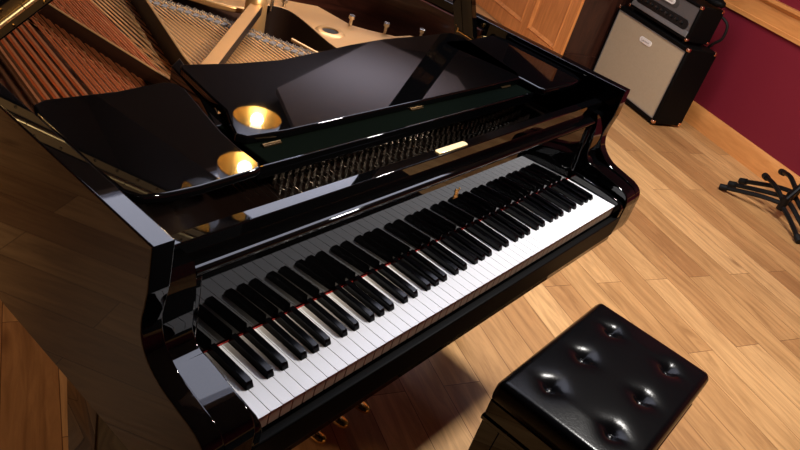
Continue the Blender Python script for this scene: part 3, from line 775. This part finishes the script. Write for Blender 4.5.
# ---- lid (open about 31 degrees, hinged on the left rim) with the front flap folded back onto it
LA = math.radians(36.0); ly = .628; hz = 1.0025
def LID(s, y, m): return Vector((XL0 - .002 + s * math.cos(LA) - m * math.sin(LA), y, hz + s * math.sin(LA) + m * math.cos(LA)))
lp = [(0, ly)] + [(0, 1.2)] + [(p[0] - XL0, p[1]) for p in outer[3:-1]] + [(XR0 - XL0 + .006, .86), (XR0 - XL0 + .006, ly)]
bm = B(); prism(bm, lp, .0, .021, lambda p, t: LID(p[0], p[1], t)); lid = part('lid', bm, BLACK, bevel=.003)
bm = B(); prism(bm, [(.0, ly), (.0, 1.13), (XR0 - XL0, 1.13), (XR0 - XL0, ly)], .026, .047, lambda p, t: LID(p[0], p[1], t)); fl = part('lid_flap', bm, BLACK, lid, .003)
L0, L1 = .012, XR0 - XL0 - .01
bm = B()
for k in range(12):
    a = L0 + (L1 - L0) * k / 12; b = a + (L1 - L0) / 12 - .0015
    tube(bm, [LID(a, ly - .004, .0235), LID(b, ly - .004, .0235)], .0048, 10)
hg = part('piano_hinge', bm, mat('polished_hinge_brass', (1.0, .78, .40), .32, 1.0), lid)
for m0, m1 in ((.004, .0195), (.0275, .043)):
    bm = B(); prism(bm, [(L0, m0), (L1, m0), (L1, m1), (L0, m1)], ly - .0016, ly - .0002, lambda p, t: LID(p[0], t, p[1])); lf = part('hinge_leaf', bm, DBRASS, hg)
    bm = B()
    for k in range(24):
        s = L0 + .03 + k * (L1 - L0 - .06) / 23; c = LID(s, ly - .0018, (m0 + m1) / 2 + (-.004 if m0 < .01 else .004)); tube(bm, [c, c + Vector((0, -.0012, 0))], .0026, 8)
    part('screws', bm, BRASS, lf)['kind'] = 'stuff'
# lid prop at the right rim: long and short stick side by side
pb = Vector((1.283, .640, .935)); top = LID(1.33, .80, -.002)
dv = (top - pb).normalized(); sd = Vector((0, 1, 0)); sd = (sd - dv * sd.dot(dv)).normalized(); nv = dv.cross(sd)
def stick(name, off0, wd, th, l0, l1, m, parent=None):
    bm = B()
    def fr(v): return pb + sd * (off0 + v.x) + nv * v.y + dv * v.z
    box(bm, -wd / 2, wd / 2, -th / 2, th / 2, l0, l1, fr=fr); return part(name, bm, m, parent, .0015)
Lp = (top - pb).length
prop = stick('lid_prop', -.019, .038, .020, 0, Lp, BLACK)
stick('short_prop', .018, .032, .018, .0, .42, BLACK, prop)
stick('prop_pad', .006, .008, .012, .10, .14, mat('brown_felt', (.12, .07, .04), .9), prop)
bm = B()
tube(bm, spline([(1.268, .672, .958), (1.268, .668, .972), (1.27, .664, .955), (1.27, .664, .940)], 4), .004, 8)
tube(bm, [(1.27, .664, .945), (1.27, .59, .940)], .0028, 8)
tube(bm, spline([(1.27, .592, .938), (1.27, .588, .955), (1.275, .574, .962), (1.285, .566, .956)], 4), .0035, 8)
part('prop_bracket', bm, BRASS, prop)
bm = B(); tube(bm, [(1.30, .600, .985), (1.288, .600, .985)], .006, 10); tube(bm, [(1.30, .64, .972), (1.288, .64, .972)], .005, 10); part('prop_catch', bm, BRASS, prop)

# ---- legs, lyre and pedals
def leg(cx, cy):
    bm = B()
    secs = [(.058, .608), (.058, .585), (.050, .575), (.048, .45), (.040, .12), (.046, .105), (.046, .08)]
    rg = [[bm.verts.new((cx + a * h, cy + b * h, z)) for a, b in ((-1, -1), (1, -1), (1, 1), (-1, 1))] for h, z in secs]
    for a, b in zip(rg, rg[1:]):
        for k in range(4): bm.faces.new((a[k], a[(k + 1) % 4], b[(k + 1) % 4], b[k]))
    bm.faces.new(rg[0]); bm.faces.new(rg[-1][::-1])
    l = part('leg', bm, BLACK, None, .004)
    bm = B(); tube(bm, [(cx - .014, cy + .02, .0325), (cx + .014, cy + .02, .0325)], .0325, 20); box(bm, cx - .022, cx - .017, cy - .01, cy + .03, .03, .082); box(bm, cx + .017, cx + .022, cy - .01, cy + .03, .03, .082)
    part('caster', bm, BRASS, l)
leg(-.034, .318); leg(1.262, .318); leg(.30, 1.70)
bm = B(); box(bm, .50, .73, .30, .44, .045, .115); ly_ = part('pedal_box', bm, BLACK, None, .006)
for x in (.545, .685):
    bm = B(); tube(bm, [(x, .37, .115), (x, .37, .622)], .018, 12); part('lyre_post', bm, BLACK, ly_)
for x in (.53, .615, .70):
    bm = B()
    prof = [(.30, .010), (.285, .010), (.265, .013), (.245, .016), (.228, .015), (.218, .010), (.214, .003)]
    up = []; dn_ = []
    for y, hw_ in prof:
        z = .072 + .006 * math.cos((y - .22) * 30)
        up.append([bm.verts.new((x - hw_, y, z)), bm.verts.new((x - hw_ * .5, y, z + .005)), bm.verts.new((x + hw_ * .5, y, z + .005)), bm.verts.new((x + hw_, y, z))])
        dn_.append([bm.verts.new((x - hw_, y, z - .007)), bm.verts.new((x + hw_, y, z - .007))])
    for i in range(len(prof) - 1):
        a, b = up[i], up[i + 1]
        for k in range(3): bm.faces.new((a[k], a[k + 1], b[k + 1], b[k])).smooth = True
        c, d = dn_[i], dn_[i + 1]; bm.faces.new((c[0], c[1], d[1], d[0])); bm.faces.new((a[0], b[0], d[0], c[0])); bm.faces.new((a[3], b[3], d[1], c[1]))
    bm.faces.new(up[-1] + dn_[-1][::-1]); bm.faces.new(up[0] + dn_[0][::-1])
    part('pedal', bm, BRASS, ly_)

# ------------------------------------------------------------------ pendant lamps (seen mirrored in the music desk and the left shelf)
def pendant(label, x, y, z, power):
    t = thing('pendant_lamp', label, 'lamp', (x, y, z), 0, 'pendant lamps over the piano')
    R_ = .118
    pr_ = [(.022, .125), (.05, .118), (.085, .092), (.108, .05), (R_, 0)]
    bm = B(); lathe(bm, pr_, (0, 0, 0), 32); obj('lamp_shade', bm, WHITEE, t)
    bm = B(); lathe(bm, [(r - .003, h - .002) for r, h in pr_], (0, 0, 0), 32); obj('gold_lining', bm, GOLDIN, t)
    bm = B(); lathe(bm, [(0, .02), (.022, .032), (.03, .055), (.022, .08), (.015, .10), (0, .10)], (0, 0, 0), 16); obj('bulb', bm, BULB, t)
    bm = B(); tube(bm, [(0, 0, .11), (0, 0, H - z - .02)], .003, 6); lathe(bm, [(.04, H - z - .02), (.04, H - z), (0, H - z)], (0, 0, 0), 20); obj('cord', bm, BLACKSAT, t)
    l = bpy.data.lights.new('lamp_light', 'POINT'); l.energy = power; l.color = (1, .78, .5); l.shadow_soft_size = .03
    lo = bpy.data.objects.new('lamp_light', l); sc.collection.objects.link(lo); lo.parent = t; lo.location = (0, 0, .01)
pendant('white pendant lamp with gold lining, farther from the keyboard', 1.69, 1.865, 2.0, 3.2)
pendant('white pendant lamp with gold lining, nearer the keyboard', 1.345, 1.53, 2.0, 3.2)
